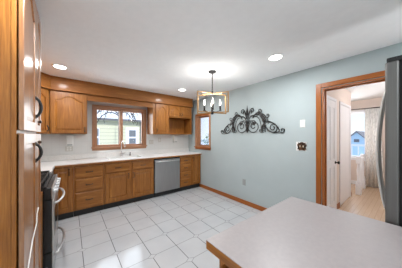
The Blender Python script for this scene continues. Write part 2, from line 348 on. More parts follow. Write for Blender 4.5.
# ------------------------------------------------------------------ cabinet builders
def pull(F, a, z, n, vertical, L=.10, r=.0048, out=.028, parent=None, m=BLACK, name='handle'):
    bm = nb(); pts = []
    for i in range(13):
        t = i / 12; s = (t - .5) * L; q = out * math.sin(math.pi * t) ** .6
        pts.append(F.p(a, n + q, z + s) if vertical else F.p(a + s, n + q, z))
    rs = [r * (1.55 if i in (0, 12) else 1.2 if i in (1, 11) else 1 + .35 * math.sin(math.pi * i / 12)) for i in range(13)]
    tube(bm, pts, rs, 8)
    for t in (-.5, .5):
        c = F.p(a, n, z + t * L) if vertical else F.p(a + t * L, n, z)
        lathe(bm, [(r * 2.1, 0), (r * 2.1, .003), (r * 1.3, .006)], c, 10, F.N)
    return obj(name, bm, m, parent)
def door(F, a0, a1, z0, z1, n, parent, arch=0, hs=None, hz=None, st=.055, name='door', mz=OZ, t=.02, hl=.10, hout=.028, hr=.0048):
    bm = nb(); rail = st; g = .0015
    a0 += g; a1 -= g; z0 += g; z1 -= g
    ia0, ia1, iz0, iz1 = a0 + st, a1 - st, z0 + rail, z1 - rail
    box(bm, a0, ia0, n, n + t, z0, z1, .003, F); box(bm, ia1, a1, n, n + t, z0, z1, .003, F); box(bm, ia0, ia1, n, n + t, z0, iz0, .003, F)
    def arc(l, r, top, drop, k=12):          # cathedral line left to right: flat shoulders, then the arch
        o = []
        for i in range(k + 1):
            s = i / k; e = max(0, math.sin(math.pi * min(max((s - .12) / .76, 0), 1))) ** 1.0
            o.append((l + (r - l) * s, top - drop * (1 - e)))
        return o
    if arch:
        c = arc(ia0, ia1, iz1, arch); prism(bm, [(ia0, z1), (ia1, z1)] + c[::-1], n, n + t, F)
    else:
        c = [(ia0, iz1), (ia1, iz1)]; box(bm, ia0, ia1, n, n + t, iz1, z1, .003, F)
    d = obj(name, bm, mz, parent)
    pad = .026
    outer = [(ia0, iz0), (ia1, iz0)] + c[::-1]
    ci = arc(ia0 + pad, ia1 - pad, iz1 - pad, arch) if arch else [(ia0 + pad, iz1 - pad), (ia1 - pad, iz1 - pad)]
    inner = [(ia0 + pad, iz0 + pad), (ia1 - pad, iz0 + pad)] + ci[::-1]
    bm = nb(); bridge_panel(bm, outer, inner, n + .007, n + .016, n + .002, F); obj('door_panel', bm, mz, d)
    if hs is not None: pull(F, hs, hz, n + t, True, hl, hr, hout, d)
    return d
def drawer(F, a0, a1, z0, z1, n, parent, mx=OX, handle=True, name='drawer'):
    g = .0015; bm = nb(); t = .02; a0 += g; a1 -= g; z0 += g; z1 -= g
    box(bm, a0, a1, n, n + .013, z0, z1, .002, F)
    o = [(a0, z0), (a1, z0), (a1, z1), (a0, z1)]; p = .013; i = [(a0 + p, z0 + p), (a1 - p, z0 + p), (a1 - p, z1 - p), (a0 + p, z1 - p)]
    bridge_panel(bm, o, i, n + .013, n + t, n + .012, F)
    d = obj(name, bm, mx, parent)
    if handle: pull(F, (a0 + a1) / 2, (z0 + z1) / 2, n + t, False, .095, .0045, .026, d)
    return d
CT = .945; CTH = .04
def base_cabinet(F, a0, a1, label, depth=.59, back=.0, toe=.045, low=False, name='base_cabinet', mz=OZ):
    r = thing(name, label, 'cabinet', F.p((a0 + a1) / 2, -depth / 2, 0))
    bm = nb(); box(bm, a0 + .001, a1 - .001, -depth, 0, .11, (CT - CTH - .001) if not low else .72, .001, F)
    if low:
        box(bm, a0 + .001, a1 - .001, -.035, 0, .72, CT - CTH - .001, 0, F)
        for x in (a0 + .001, a1 - .019): box(bm, x, x + .018, -depth, -.035, .72, CT - CTH - .001, 0, F)
    obj('body', bm, mz, r)
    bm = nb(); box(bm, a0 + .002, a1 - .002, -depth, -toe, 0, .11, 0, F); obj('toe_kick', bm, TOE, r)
    return r

# ------------------------------------------------------------------ sink run of base cabinets
YC = 3.64
FC = Fr((0, YC, 0), (1, 0, 0), (0, -1, 0))
r = base_cabinet(FC, -.22, .045, 'narrow base cabinet with one door in the corner beside the stove')
door(FC, -.205, .02, .14, .87, 0, r, 0, -.018, .80, .05)
r = base_cabinet(FC, .045, .497, 'base cabinet with three wide drawers left of the sink cabinet')
for z0, z1 in ((.14, .415), (.435, .655), (.675, .875)): drawer(FC, .065, .48, z0, z1, 0, r)
r = base_cabinet(FC, .497, 1.495, 'wide base cabinet under the sink with two tall doors', low=True)
for a0, a1 in ((.525, .975), (1.02, 1.47)):
    drawer(FC, a0, a1, .705, .875, 0, r, name='false_drawer')
    door(FC, a0, a1, .14, .685, 0, r, 0, a1 - .03 if a0 < .9 else a0 + .03, .60, .06)
r = base_cabinet(FC, 2.175, 2.535, 'base cabinet with four shallow drawers right of the dishwasher')
for i in range(4): drawer(FC, 2.19, 2.52, .14 + i * .186, .14 + i * .186 + .172, 0, r)
r = base_cabinet(FC, 2.535, XR - .003, 'narrow base cabinet with a plain door against the blue-grey wall')
door(FC, 2.555, 2.835, .14, .875, 0, r, 0, 2.59, .80, .05)
# left leg of the counter
FL = Fr((-.23, 0, 0), (0, 1, 0), (1, 0, 0))
r = base_cabinet(FL, 2.975, 3.635, 'base cabinet between the stove and the corner', depth=.655)
door(FL, 3.0, 3.3, .14, .685, 0, r); drawer(FL, 3.0, 3.3, .705, .875, 0, r, OY)
# worktop
t = thing('countertop', 'off-white L-shaped worktop along the sink wall', 'countertop', (1.0, 3.9, CT - CTH))
bm = nb()
sk = (.62, 1.28, 3.72, 4.11)
for q in ((-.205, sk[0], 3.60, YB - .01), (sk[1], XR - .003, 3.60, YB - .01), (sk[0], sk[1], 3.60, sk[2]), (sk[0], sk[1], sk[3], YB - .01)): box(bm, q[0], q[1], q[2], q[3], CT - CTH, CT)
box(bm, XL + .01, -.205, 2.975, YB - .01, CT - CTH, CT)
obj('worktop_slab', bm, COUNTER, t)
bm = nb(); box(bm, XL + .01, XR - .003, YB - .028, YB - .009, CT + .0005, CT + .10, .004); struct('trim_4', bm, COUNTER, 'off-white upstand strip behind the worktop', 'backsplash')
bm = nb(); box(bm, -.20, XR - .003, 3.588, 3.60, CT - CTH, CT - .014, .003); obj('edge_strip', bm, OX, t, label='oak edge strip')
# sink, faucet
t = thing('sink', 'white drop-in sink set in the worktop under the window', 'sink', (.95, 3.915, CT))
bm = nb(); a0, a1, y0, y1 = sk
for q in ((a0 - .02, a1 + .02, y0 - .02, y0 + .012), (a0 - .02, a1 + .02, y1 - .012, y1 + .02), (a0 - .02, a0 + .012, y0 + .012, y1 - .012), (a1 - .012, a1 + .02, y0 + .012, y1 - .012)): box(bm, *q, CT + .0005, CT + .012, .004)
obj('rim', bm, PLATE, t)
bm = nb()
for q in ((a0 + .004, a1 - .004, y0 + .004, y0 + .012), (a0 + .004, a1 - .004, y1 - .012, y1 - .004), (a0 + .004, a0 + .012, y0 + .012, y1 - .012), (a1 - .012, a1 - .004, y0 + .012, y1 - .012)): box(bm, *q, CT - .17, CT + .0005)
box(bm, a0 + .004, a1 - .004, y0 + .004, y1 - .004, CT - .18, CT - .17); obj('basin', bm, PLATE, t)
bm = nb(); lathe(bm, [(.03, 0), (.03, .004), (.018, .006)], (.95, 3.915, CT - .17), 14); obj('drain', bm, CHROME, t)
t = thing('faucet', 'tall chrome gooseneck faucet behind the sink', 'faucet', (.93, 4.165, CT))
bm = nb(); lathe(bm, [(.028, 0), (.028, .008), (.02, .02), (.018, .09), (.012, .10)], (.93, 4.165, CT), 16); obj('faucet_base', bm, CHROME, t)
bm = nb(); pts = [(.93, 4.165, CT + .09), (.93, 4.165, CT + .27)] + [(.93 + .02 * (1 - math.cos(a)) , 4.165 - .07 * (1 - math.cos(a)), CT + .27 + .085 * math.sin(a)) for a in [math.pi * i / 10 for i in range(1, 11)]] + [(.97, 4.025, CT + .21)]
tube(bm, pts, .008, 10); obj('spout', bm, CHROME, t)
bm = nb(); tube(bm, [(.93, 4.165, CT + .06), (.99, 4.15, CT + .075), (1.01, 4.145, CT + .085)], .007, 8); obj('lever', bm, CHROME, t)
t = thing('soap_pump', 'small dark soap pump right of the faucet', 'soap dispenser', (1.12, 4.165, CT))
bm = nb(); lathe(bm, [(.02, 0), (.02, .01), (.012, .018), (.011, .06)], (1.12, 4.165, CT), 14); obj('pump_base', bm, BRONZE, t)
bm = nb(); tube(bm, [(1.12, 4.165, CT + .058), (1.12, 4.16, CT + .078), (1.115, 4.11, CT + .078)], .008, 8); obj('pump_nozzle', bm, BRONZE, t)

# dishwasher
t = thing('dishwasher', 'stainless steel dishwasher between the oak base cabinets', 'dishwasher', (1.835, 3.93, 0))
bm = nb(); box(bm, 1.505, 2.165, 3.66, 4.2, .11, CT - CTH - .002); obj('tub', bm, BKGLOSS, t)
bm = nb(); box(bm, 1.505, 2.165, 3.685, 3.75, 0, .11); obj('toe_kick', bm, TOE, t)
bm = nb(); box(bm, 1.508, 2.162, 3.607, 3.66, .115, .865, .006); obj('door', bm, add_noise(mat('brushed_dishwasher_steel', (.36, .36, .36), .36, metal=.9), (.33, .33, .33), (.38, .38, .38), (60, 60, 1), 3, 2), t)
bm = nb(); box(bm, 1.508, 2.162, 3.612, 3.66, .868, .90, .003); obj('control_strip', bm, BKGLOSS, t)
bm = nb(); tube(bm, [(1.54, 3.605, .82), (1.545, 3.573, .825), (1.60, 3.56, .827), (1.835, 3.558, .828), (2.07, 3.56, .827), (2.125, 3.573, .825), (2.13, 3.605, .82)], .013, 10); obj('handle', bm, STEEL, t)

# ------------------------------------------------------------------ wall cabinets
YU = 3.86
FU = Fr((0, YU, 0), (1, 0, 0), (0, -1, 0)); UB, UT = 1.46, 2.217
def wall_cabinet(F, a0, a1, label, depth=.37, z0=UB, z1=UT):
    r = thing('wall_cabinet', label, 'cabinet', F.p((a0 + a1) / 2, -depth / 2, z0))
    return r
def carcass(r, F, a0, a1, z0, z1, depth, open_from=None, name='body', m=OZ):
    bm = nb(); box(bm, a0, a1, -depth, 0, z0, z1, .001, F); return obj(name, bm, m, r)
r = wall_cabinet(FU, -.28, .255, 'oak wall cabinet with one arched door left of the sink window')
carcass(r, FU, -.28, .255, UB, UT, .37)
door(FU, -.268, .243, UB + .012, UT - .015, 0, r, .085, .215, 1.54, .058, hl=.085)
r = wall_cabinet(FU, 1.56, 1.965, 'oak wall cabinet with one tall arched door right of the sink window')
carcass(r, FU, 1.56, 1.965, UB, UT, .37)
door(FU, 1.62, 1.95, UB + .012, UT - .015, 0, r, .075, 1.655, 1.55, .055, hl=.085)
r = wall_cabinet(FU, 1.965, 2.70, 'oak wall cabinet with two short doors over an open shelf')
bm = nb(); ZM = 1.90
box(bm, 1.965, 2.70, -.37, 0, ZM, UT, 0, FU); box(bm, 1.965, 1.995, -.37, 0, UB, ZM, 0, FU); box(bm, 2.67, 2.70, -.37, 0, UB, ZM, 0, FU); box(bm, 1.995, 2.67, -.37, -.355, UB, ZM, 0, FU)
obj('body', bm, OZ, r)
bm = nb(); box(bm, 1.995, 2.67, -.355, .0, UB, UB + .025, .002, FU); obj('shelf', bm, OX, r)
door(FU, 1.985, 2.325, ZM + .025, UT - .015, 0, r, .06, 2.30, 1.99, .048, hl=.07)
door(FU, 2.335, 2.685, ZM + .025, UT - .015, 0, r, .06, 2.36, 1.99, .048, hl=.07)
# diagonal corner cabinet
P1 = Vector((-.285, YU, 0)); P0 = Vector((-.555, YU - .27, 0))
FD = Fr(P0, P1 - P0, (1, -1, 0)); DL = (P1 - P0).length
r = thing('corner_wall_cabinet', 'oak corner wall cabinet set diagonally beside the tall cabinet', 'cabinet', (-.6, 3.95, UB))
bm = nb(); vs = [(-.555, YU - .27), (-.287, YU - .003), (-.287, YB - .01), (XL + .005, YB - .01), (XL + .005, YU - .27)]
lo = [bm.verts.new((x, y, UB)) for x, y in vs]; hi = [bm.verts.new((x, y, UT)) for x, y in vs]
bm.faces.new(lo); bm.faces.new(hi)
for i in range(5): bm.faces.new([lo[i], lo[(i + 1) % 5], hi[(i + 1) % 5], hi[i]])
obj('body', bm, OZ, r)
door(FD, .02, DL - .022, UB + .012, UT - .015, 0, r, .07, DL - .05, 1.55, .05, hl=.085)
r = wall_cabinet(Fr((-.555, 0, 0), (0, 1, 0), (1, 0, 0)), 2.98, 3.58, 'oak wall cabinet between the range hood and the corner cabinet')
FLU = Fr((-.555, 0, 0), (0, 1, 0), (1, 0, 0)); carcass(r, FLU, 2.98, 3.58, UB, UT, .34); door(FLU, 2.99, 3.57, UB + .012, UT - .015, 0, r, .08, 3.54, 1.55, .058)
# fascia above the wall cabinets and valance over the window
bm = nb()
for F, a0, a1 in ((FU, -.262, 2.70), (FD, .0, DL - .0), (FLU, 2.2, 3.56)):
    box(bm, a0, a1, -.02, .055, UT + .001, H - .001, 0, F); box(bm, a0, a1, .055, .066, UT + .001, UT + .03, .003, F); box(bm, a0, a1, .055, .072, H - .03, H - .001, .003, F)
box(bm, 2.68, 2.70, -.37, -.02, UT + .001, H - .001, 0, FU)
struct('trim_2', bm, OXM, 'oak fascia board between the wall cabinets and the ceiling', 'trim')
bm = nb(); box(bm, .256, 1.559, -.02, .0, 2.10, UT, .003, FU); box(bm, .256, 1.559, 0, .008, 2.10, 2.125, .002, FU); box(bm, .256, 1.559, -.37, -.02, 2.195, UT, 0, FU)
struct('trim_3', bm, OXM, 'oak valance board over the sink window', 'trim')

# ------------------------------------------------------------------ tall cabinet at the left edge
XP = -.232
FP = Fr((XP, 0, 0), (0, 1, 0), (1, 0, 0)); PY0, PY1 = 1.335, 2.02
r = thing('tall_cabinet', 'tall oak pantry cabinet at the left edge with two curved black pulls', 'cabinet', (-.56, 1.7, 0))
bm = nb(); box(bm, PY0 + .004, PY1, -.66, -.02, .10, H - .002, 0, FP); obj('body', bm, OZ, r)
bm = nb(); box(bm, PY0, PY1, -.019, 0, .10, H - .002, .002, FP); obj('face_frame', bm, OZ, r)
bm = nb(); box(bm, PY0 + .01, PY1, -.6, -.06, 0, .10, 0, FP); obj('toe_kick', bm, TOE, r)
FPd = Fr((XP + .007, 0, 0), (0, 1, 0), (1, 0, 0))
for z0, z1, hz, hl_, kz in ((.13, 1.443, 1.305, .125, 1.376), (1.458, H - .03, 1.64, .14, 1.54)):
    dd = door(FPd, PY0 + .005, 1.78, z0, z1, 0, r, .0 if z0 < 1 else .09, None, None, .065, t=.022, mz=OZG)
    pull(FPd, 1.735, hz, .022, True, hl_, .0075, .03, dd, BLACK)
    dd = door(FPd, 1.782, PY1 - .004, z0, z1, 0, r, .0 if z0 < 1 else .05, None, None, .055, t=.022, mz=OZG)
    bm = nb(); lathe(bm, [(.010, 0), (.007, .006), (.013, .014), (.009, .02)], FPd.p(1.86, .022, kz), 12, (1, 0, 0)); obj('knob', bm, BRONZE, dd)
r = thing('filler_cabinet', 'narrow oak base cabinet between the tall cabinet and the stove', 'cabinet', (-.56, 2.11, 0))
bm = nb(); box(bm, PY1 + .002, 2.192, -.62, .022, .10, CT - .05, .002, FP); obj('body', bm, OZ, r)
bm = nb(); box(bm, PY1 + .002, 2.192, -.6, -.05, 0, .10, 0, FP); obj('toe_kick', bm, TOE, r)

# ------------------------------------------------------------------ stove
SY0, SY1, SXF = 2.20, 2.965, -.205
t = thing('stove', 'black and stainless gas stove beside the tall cabinet', 'stove', (-.53, 2.58, 0))
FSv = Fr((SXF, 0, 0), (0, 1, 0), (1, 0, 0))
bm = nb(); box(bm, SY0, SY1, -.675, 0, .06, .915, .003, FSv); obj('body', bm, BKGLOSS, t)
bm = nb(); box(bm, SY0 + .002, SY1 - .002, -.675, .02, .916, .93, .004, FSv); obj('cooktop', bm, BKGLOSS, t)
bm = nb(); box(bm, SY0 + .003, SY1 - .003, .001, .061, .28, .79, .006, FSv); dr = obj('oven_door', bm, BKGLOSS, t)
bm = nb(); box(bm, SY0 + .003, SY1 - .003, .061, .074, .28, .79, .004, FSv); obj('door_front', bm, STEEL, dr)
bm = nb(); box(bm, SY0 + .12, SY1 - .12, .074, .076, .38, .66, 0, FSv); obj('oven_glass', bm, BKGLOSS, dr)
bm = nb(); box(bm, SY0 + .003, SY1 - .003, .001, .061, .07, .27, .006, FSv); dw = obj('warming_drawer', bm, BKGLOSS, t)
bm = nb(); box(bm, SY0 + .003, SY1 - .003, .061, .074, .07, .27, .004, FSv); obj('drawer_front', bm, STEEL, dw)
bm = nb(); box(bm, SY0 + .003, SY1 - .003, .001, .058, .80, .912, .006, FSv); cp = obj('control_panel', bm, BKGLOSS, t)
bm = nb(); box(bm, SY0 + .003, SY1 - .003, .058, .068, .80, .912, .003, FSv); obj('panel_front', bm, STEEL, cp)
def bar(z, parent):
    bm = nb(); pts = []
    for i in range(15):
        s = i / 14; pts.append(FSv.p(SY0 + .07 + s * (SY1 - SY0 - .14), .076 + .068 * math.sin(math.pi * s) ** .55, z))
    tube(bm, pts, .0125, 10); obj('handle', bm, STEEL, parent)
bar(.735, dr); bar(.215, dw)
for i in range(5):
    bm = nb(); lathe(bm, [(.026, 0), (.026, .006), (.021, .01), (.019, .034), (.015, .038)], FSv.p(SY0 + .11 + i * .136, .068, .858), 16, (1, 0, 0)); obj('knob', bm, STEEL, t)
for i in range(3):
    y0 = SY0 + .02 + i * .242; bm = nb()
    for yy in (y0, y0 + .115, y0 + .225): box(bm, yy, yy + .012, -.60, -.01, .955, .972, .003, FSv)
    for nn in (-.60, -.46, -.31, -.16, -.022): box(bm, y0, y0 + .237, nn, nn + .012, .953, .97, .003, FSv)
    for yy in (y0, y0 + .225):
        for nn in (-.60, -.022): box(bm, yy, yy + .012, nn, nn + .012, .93, .955, 0, FSv)
    obj('grate', bm, BLACK, t)
for yy in (SY0 + .14, SY1 - .14):
    for nn in (-.45, -.16):
        bm = nb(); lathe(bm, [(.045, 0), (.045, .008), (.03, .012), (.03, .02)], FSv.p(yy, nn, .93), 16); obj('burner', bm, BLACK, t)
for yy in (SY0 + .04, SY1 - .04):
    for nn in (-.6, -.06):
        bm = nb(); lathe(bm, [(.018, 0), (.014, .06)], FSv.p(yy, nn, 0), 10); obj('foot', bm, RUBBER, t)
# range hood over it (above the frame of the tall cabinet)
t = thing('range_hood', 'white range hood over the stove', 'range hood', (-.65, 2.58, 1.62))
bm = nb(); prism(bm, [(XL + .005, 1.62), (-.42, 1.62), (-.42, 1.66), (-.56, 1.78), (XL + .005, 1.78)], SY0, SY1, Fr((0, 0, 0), (1, 0, 0), (0, 1, 0))); obj('hood_body', bm, PLATE, t)
r = wall_cabinet(FLU, SY0, SY1, 'oak wall cabinet over the range hood'); carcass(r, FLU, SY0, SY1, 1.785, UT, .34)
door(FLU, SY0 + .01, 2.575, 1.80, UT - .015, 0, r, .05, None, None, .05); door(FLU, 2.585, SY1 - .01, 1.80, UT - .015, 0, r, .05, None, None, .05)
# white cord hanging down the tall cabinet
bm = nb(); tube(bm, [(-.196, 1.80, .87), (-.198, 1.75, .84), (-.194, 1.70, .79), (-.197, 1.55, .735), (-.194, 1.40, .665), (-.196, 1.355, .60), (-.195, 1.35, .30), (-.19, 1.36, .004)], .0035, 8)
o = obj('power_cord', bm, PLATE, None, (-.19, 1.9, .6)); tag(o, 'thin white cord hanging down the front of the tall cabinet', 'cord')

# ------------------------------------------------------------------ island
IX0, IX1, IY0, IY1 = .505, 1.375, -1.5, .585
t = thing('kitchen_island', 'oak island with a pinkish beige laminate top', 'island', (.94, -.45, 0))
bm = nb(); box(bm, IX0 - .008, IX1 + .008, IY0, IY1 + .008, CT - .0033, CT); box(bm, IX0 + .007, IX1 - .007, IY0, IY1 - .007, CT - .036, CT - .0033); obj('top', bm, LAM, t)
bm = nb(); box(bm, IX0 - .008, IX0 + .006, IY0, IY1 + .008, CT - .042, CT - .0035, .002); obj('edge_band', bm, OY, t)
bm = nb(); box(bm, IX1 - .006, IX1 + .008, IY0, IY1 + .008, CT - .042, CT - .0035, .002); obj('edge_band', bm, OY, t)
bm = nb(); box(bm, IX0 + .006, IX1 - .006, IY1 - .006, IY1 + .008, CT - .042, CT - .0035, .002); obj('edge_band', bm, OX, t)
bm = nb(); box(bm, IX0 + .035, IX1 - .035, IY0 + .03, IY1 - .035, .10, CT - .042, .002); obj('body', bm, OZ, t)
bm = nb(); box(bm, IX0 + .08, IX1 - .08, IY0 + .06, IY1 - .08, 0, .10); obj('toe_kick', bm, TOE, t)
FI = Fr((IX0 + .035, 0, 0), (0, 1, 0), (-1, 0, 0))
for y0 in (.02, -.50, -1.02): door(FI, y0 + .01, y0 + .50, .13, .86, 0, t, 0, y0 + .05, .78, .06)

# ------------------------------------------------------------------ fridge
FX0, FX1 = 1.405, 2.315
t = thing('refrigerator', 'grey stainless refrigerator with bowed handles at the right edge', 'refrigerator', (1.86, -.32, 0))
FY = .095; FT = 1.855
bm = nb(); box(bm, FX0 + .004, FX1 - .004, -.68, FY - .062, .03, FT - .012, .004); obj('body', bm, FSIDE, t)
bm = nb(); box(bm, FX0 + .03, FX1 - .03, -.62, FY - .10, 0, .03); obj('base', bm, RUBBER, t)
bm = nb(); box(bm, FX0 + .012, FX1 - .012, FY - .062, FY - .052, .06, FT - .02); obj('gasket', bm, RUBBER, t)
mid = (FX0 + FX1) / 2
def bow(x, z0, z1, par):
    bm = nb(); pts = []
    for i in range(17):
        s = i / 16; pts.append((x, FY + .002 + .062 * math.sin(math.pi * s) ** .6, z0 + (z1 - z0) * s))
    tube(bm, pts, .010, 10); obj('handle', bm, HSTEEL, par)
for a0, a1, hx in ((FX0, mid - .002, mid - .05), (mid + .002, FX1, mid + .05)):
    bm = nb(); box(bm, a0, a1, FY - .052, FY, .72, FT - .012, .008); dd = obj('door', bm, FRIDGE, t); bow(hx, .85, 1.79, dd)
bm = nb(); box(bm, FX0, FX1, FY - .052, FY, .06, .712, .008); dd = obj('freezer_drawer', bm, FRIDGE, t)
bm = nb(); tube(bm, [(FX0 + .06 + (FX1 - FX0 - .12) * i / 12, FY + .002 + .06 * math.sin(math.pi * i / 12) ** .6, .65) for i in range(13)], .0125, 10); obj('handle', bm, CHROME, dd)
for x in (FX0 + .06, FX1 - .06):
    bm = nb(); box(bm, x - .05, x + .05, FY - .15, FY - .005, FT - .012, FT + .015, .006); obj('hinge_cover', bm, RUBBER, t)

# ------------------------------------------------------------------ ceiling lamps
for x, y, lb in ((-.12, 3.22, 'recessed ceiling lamp near the tall cabinet on the left'), (1.96, 3.17, 'recessed ceiling lamp in front of the open-shelf wall cabinet'),
                 (2.10, 1.10, 'recessed ceiling lamp in front of the blue-grey wall'), (-.05, 1.1, 'added unseen recessed lamp above the tall cabinet door'), (.2, -.9, 'added unseen recessed lamp behind the photographer'), (2.1, -1.0, 'added unseen recessed lamp over the refrigerator')):  # last three are out of view, added to light the room
    t = thing('recessed_lamp', lb, 'ceiling lamp', (x, y, H), 'recessed ceiling lamps')
    bm = nb(); lathe(bm, [(.098, -.001), (.098, -.006), (.085, -.010), (.076, -.008), (.074, -.002)], (x, y, H), 28); obj('trim_ring', bm, PLATE, t)
    bm = nb(); lathe(bm, [(.073, -.009), (.05, -.012), (.02, -.0125)], (x, y, H), 24); obj('lens', bm, LENS, t)
    area('recessed_lamp_light', (x, y, H - .02), (0, 0, 0), .14, .14, DOWNLIGHT, (.97, .985, 1), 'DISK')

# chandelier
cx, cy = 1.775, 1.965
t = thing('chandelier', 'chandelier of two crossed golden rectangular frames with four candle bulbs', 'chandelier', (cx, cy, H))
bm = nb(); lathe(bm, [(.062, 0), (.062, -.012), (.05, -.022), (.012, -.026), (.010, -.05)], (cx, cy, H), 24); obj('canopy', bm, BLACK, t)
bm = nb(); tube(bm, [(cx, cy, H - .04), (cx, cy, 1.80)], .0075, 10); lathe(bm, [(.014, 0), (.014, .05)], (cx, cy, 2.08), 12); obj('rod', bm, BLACK, t)
lat = Vector((math.cos(math.radians(38.2)), -math.sin(math.radians(38.2)), 0)); dep = Vector((math.sin(math.radians(38.2)), math.cos(math.radians(38.2)), 0))
for sgn in (1, -1):
    dirv = (lat * .235 + dep * .13 * sgn); Fq = Fr((cx, cy, 0), dirv, dirv.cross(Vector((0, 0, 1)))); L = .274
    bm = nb(); z0, z1, b_, w_ = 1.785, 2.105, .016, .011; zo = .003 * sgn
    box(bm, -L, -L + .018, -w_, w_, z0 + zo, z1 + zo, .002, Fq); box(bm, L - .018, L, -w_, w_, z0 + zo, z1 + zo, .002, Fq)
    box(bm, -L + .018, L - .018, -w_, w_, z1 - b_ + zo, z1 + zo, .002, Fq); box(bm, -L + .018, L - .018, -w_, w_, z0 + zo, z0 + b_ + zo, .002, Fq)
    obj('frame', bm, BRASS, t)
bm = nb(); lathe(bm, [(.005, -.035), (.018, -.03), (.03, -.008), (.03, .012), (.012, .02)], (cx, cy, 1.80), 16); obj('hub', bm, BLACK, t)
for v in (lat, -lat, dep, -dep):
    c = Vector((cx, cy, 0)) + v * .125
    bm = nb(); tube(bm, [(cx, cy, 1.812), (cx + v.x * .06, cy + v.y * .06, 1.806), (c.x, c.y, 1.825)], .006, 8); lathe(bm, [(.022, 0), (.022, .006), (.010, .012)], (c.x, c.y, 1.823), 14); obj('arm', bm, BLACK, t)
    bm = nb(); lathe(bm, [(.0135, 0), (.0135, .075), (.010, .078)], (c.x, c.y, 1.832), 14); cs = obj('candle_sleeve', bm, BLACK, t)
    bm = nb(); lathe(bm, [(.008, 0), (.011, .010), (.0145, .027), (.0125, .047), (.006, .07), (.002, .09)], (c.x, c.y, 1.91), 14); obj('bulb', bm, BULB, cs)
    d_ = bpy.data.lights.new('chandelier_bulb_light', 'POINT'); d_.energy = 2.5; d_.color = (1, .97, .93); d_.shadow_soft_size = .02
    o = bpy.data.objects.new('chandelier_bulb_light', d_); COL.objects.link(o); o.location = (c.x, c.y, 2.04)

# ------------------------------------------------------------------ iron scroll decoration
AY, AZ = 2.075, 1.47
FA = Fr((XR, AY, AZ), (0, -1, 0), (-1, 0, 0))
t = thing('wall_scroll', 'dark iron scrollwork decoration on the blue-grey wall', 'wall decoration', FA.p(0, 0, 0))
def sc(pts, r, m_, n=.018):
    rs = [r] * len(pts)
    for s in (1, -1): tube(m_, [FA.p(s * p[0], n, p[1]) for p in pts], rs, 6)
bm = nb(); PI = math.pi
# big heart scrolls by the centre
sc(spiral((.150, .140), .14, .025, PI * .95, PI * 3.9, 36), .008, bm)
sc(bez((.015, .20), (.03, .30), (.08, .38), (.15, .33)), .006, bm)
sc(bez((.015, .16), (.05, .28), (.10, .30), (.13, .22)), .006, bm)
sc(bez((.022, .13), (.02, .30), (.06, .36), (.15, .36)), .0085, bm)
sc(bez((.022, .05), (.03, .26), (.14, .30), (.20, .22)) + spiral((.165, .215), .035, .008, 0, -PI * 1.8, 10), .007, bm)
# curls beside the finial
sc(bez((.02, .30), (.05, .42), (.06, .50), (.12, .50)) + spiral((.115, .455), .045, .01, PI / 2, -PI * 1.5, 14), .008, bm)
sc(bez((.02, .38), (.05, .45), (.09, .48), (.10, .40)), .006, bm)
# the long arch from the centre out to the tail
sc(bez((.13, .30), (.20, .45), (.33, .46), (.42, .20)), .010, bm)
sc(bez((.20, .36), (.27, .40), (.36, .30), (.40, .03)), .010, bm)
sc(bez((.17, .33), (.25, .36), (.31, .25), (.32, .06)), .007, bm)
sc(bez((.26, .38), (.36, .40), (.44, .30), (.46, .17)), .007, bm)
sc(spiral((.28, .43), .045, .01, -PI * .3, PI * 1.5, 14), .007, bm); sc(spiral((.44, .33), .04, .01, -PI * .6, PI * 1.2, 14), .007, bm)
sc(spiral((.31, .06), .05, .012, PI * .0, -PI * 1.9, 14), .007, bm)
# tail
sc(bez((.38, .22), (.42, .02), (.55, -.02), (.66, .03)), .009, bm)
sc(spiral((.545, .10), .085, .018, -PI * .45, PI * 2.4, 30), .0085, bm)
sc(bez((.42, .22), (.50, .22), (.60, .18), (.66, .06)) + spiral((.71, .055), .055, .012, PI, PI * 3.2, 18), .009, bm)
obj('scrollwork', bm, IRON, t)
bm = nb()
for a, w_, n0, z0, z1 in ((0, .022, .03, .25, .57),):
    tube(bm, [FA.p(a, .022, z0 + (z1 - z0) * i / 10) for i in range(11)], [.006, .008, .008, .010, .014, .018, .019, .015, .010, .005, .002], 8)
tube(bm, [FA.p(0, .02, .02), FA.p(0, .02, .26)], [.012, .009], 8)
obj('finial', bm, IRON, t)
for s in (1, -1):
    for pts, wd in ((bez((.18, .36), (.27, .46), (.37, .36), (.395, .12)), .020), (bez((.36, .18), (.34, .12), (.33, .08), (.36, .01)), .02), (bez((.10, .20), (.14, .22), (.16, .20), (.17, .15)), .02)):
        bm = nb(); k = len(pts); L_, R_ = [], []
        for i, p in enumerate(pts):
            q0 = Vector(pts[max(i - 1, 0)]); q1 = Vector(pts[min(i + 1, k - 1)]); d2 = (q1 - q0).normalized(); nn = Vector((-d2.y, d2.x)); wv = wd * math.sin(PI * (.06 + .9 * i / (k - 1)))
            L_.append([bm.verts.new(FA.p(s * (p[0] + nn.x * wv), h, p[1] + nn.y * wv)) for h in (.020, .026)])
            R_.append([bm.verts.new(FA.p(s * (p[0] - nn.x * wv), h, p[1] - nn.y * wv)) for h in (.020, .026)])
        for i in range(k - 1):
            a, b, c, e = L_[i], L_[i + 1], R_[i + 1], R_[i]
            for q in ((a[0], b[0], c[0], e[0]), (a[1], b[1], c[1], e[1]), (a[0], b[0], b[1], a[1]), (e[0], c[0], c[1], e[1])): bm.faces.new(q)
        bm.faces.new([L_[0][0], L_[0][1], R_[0][1], R_[0][0]]); bm.faces.new([L_[-1][0], L_[-1][1], R_[-1][1], R_[-1][0]])
        obj('leaf', bm, IRON, t)
bm = nb()
for a, z in ((0, .10), (.40, .15), (-.40, .15)): tube(bm, [FA.p(a, 0, z), FA.p(a, .02, z)], .008, 8)
obj('mounting_pin', bm, IRON, t)

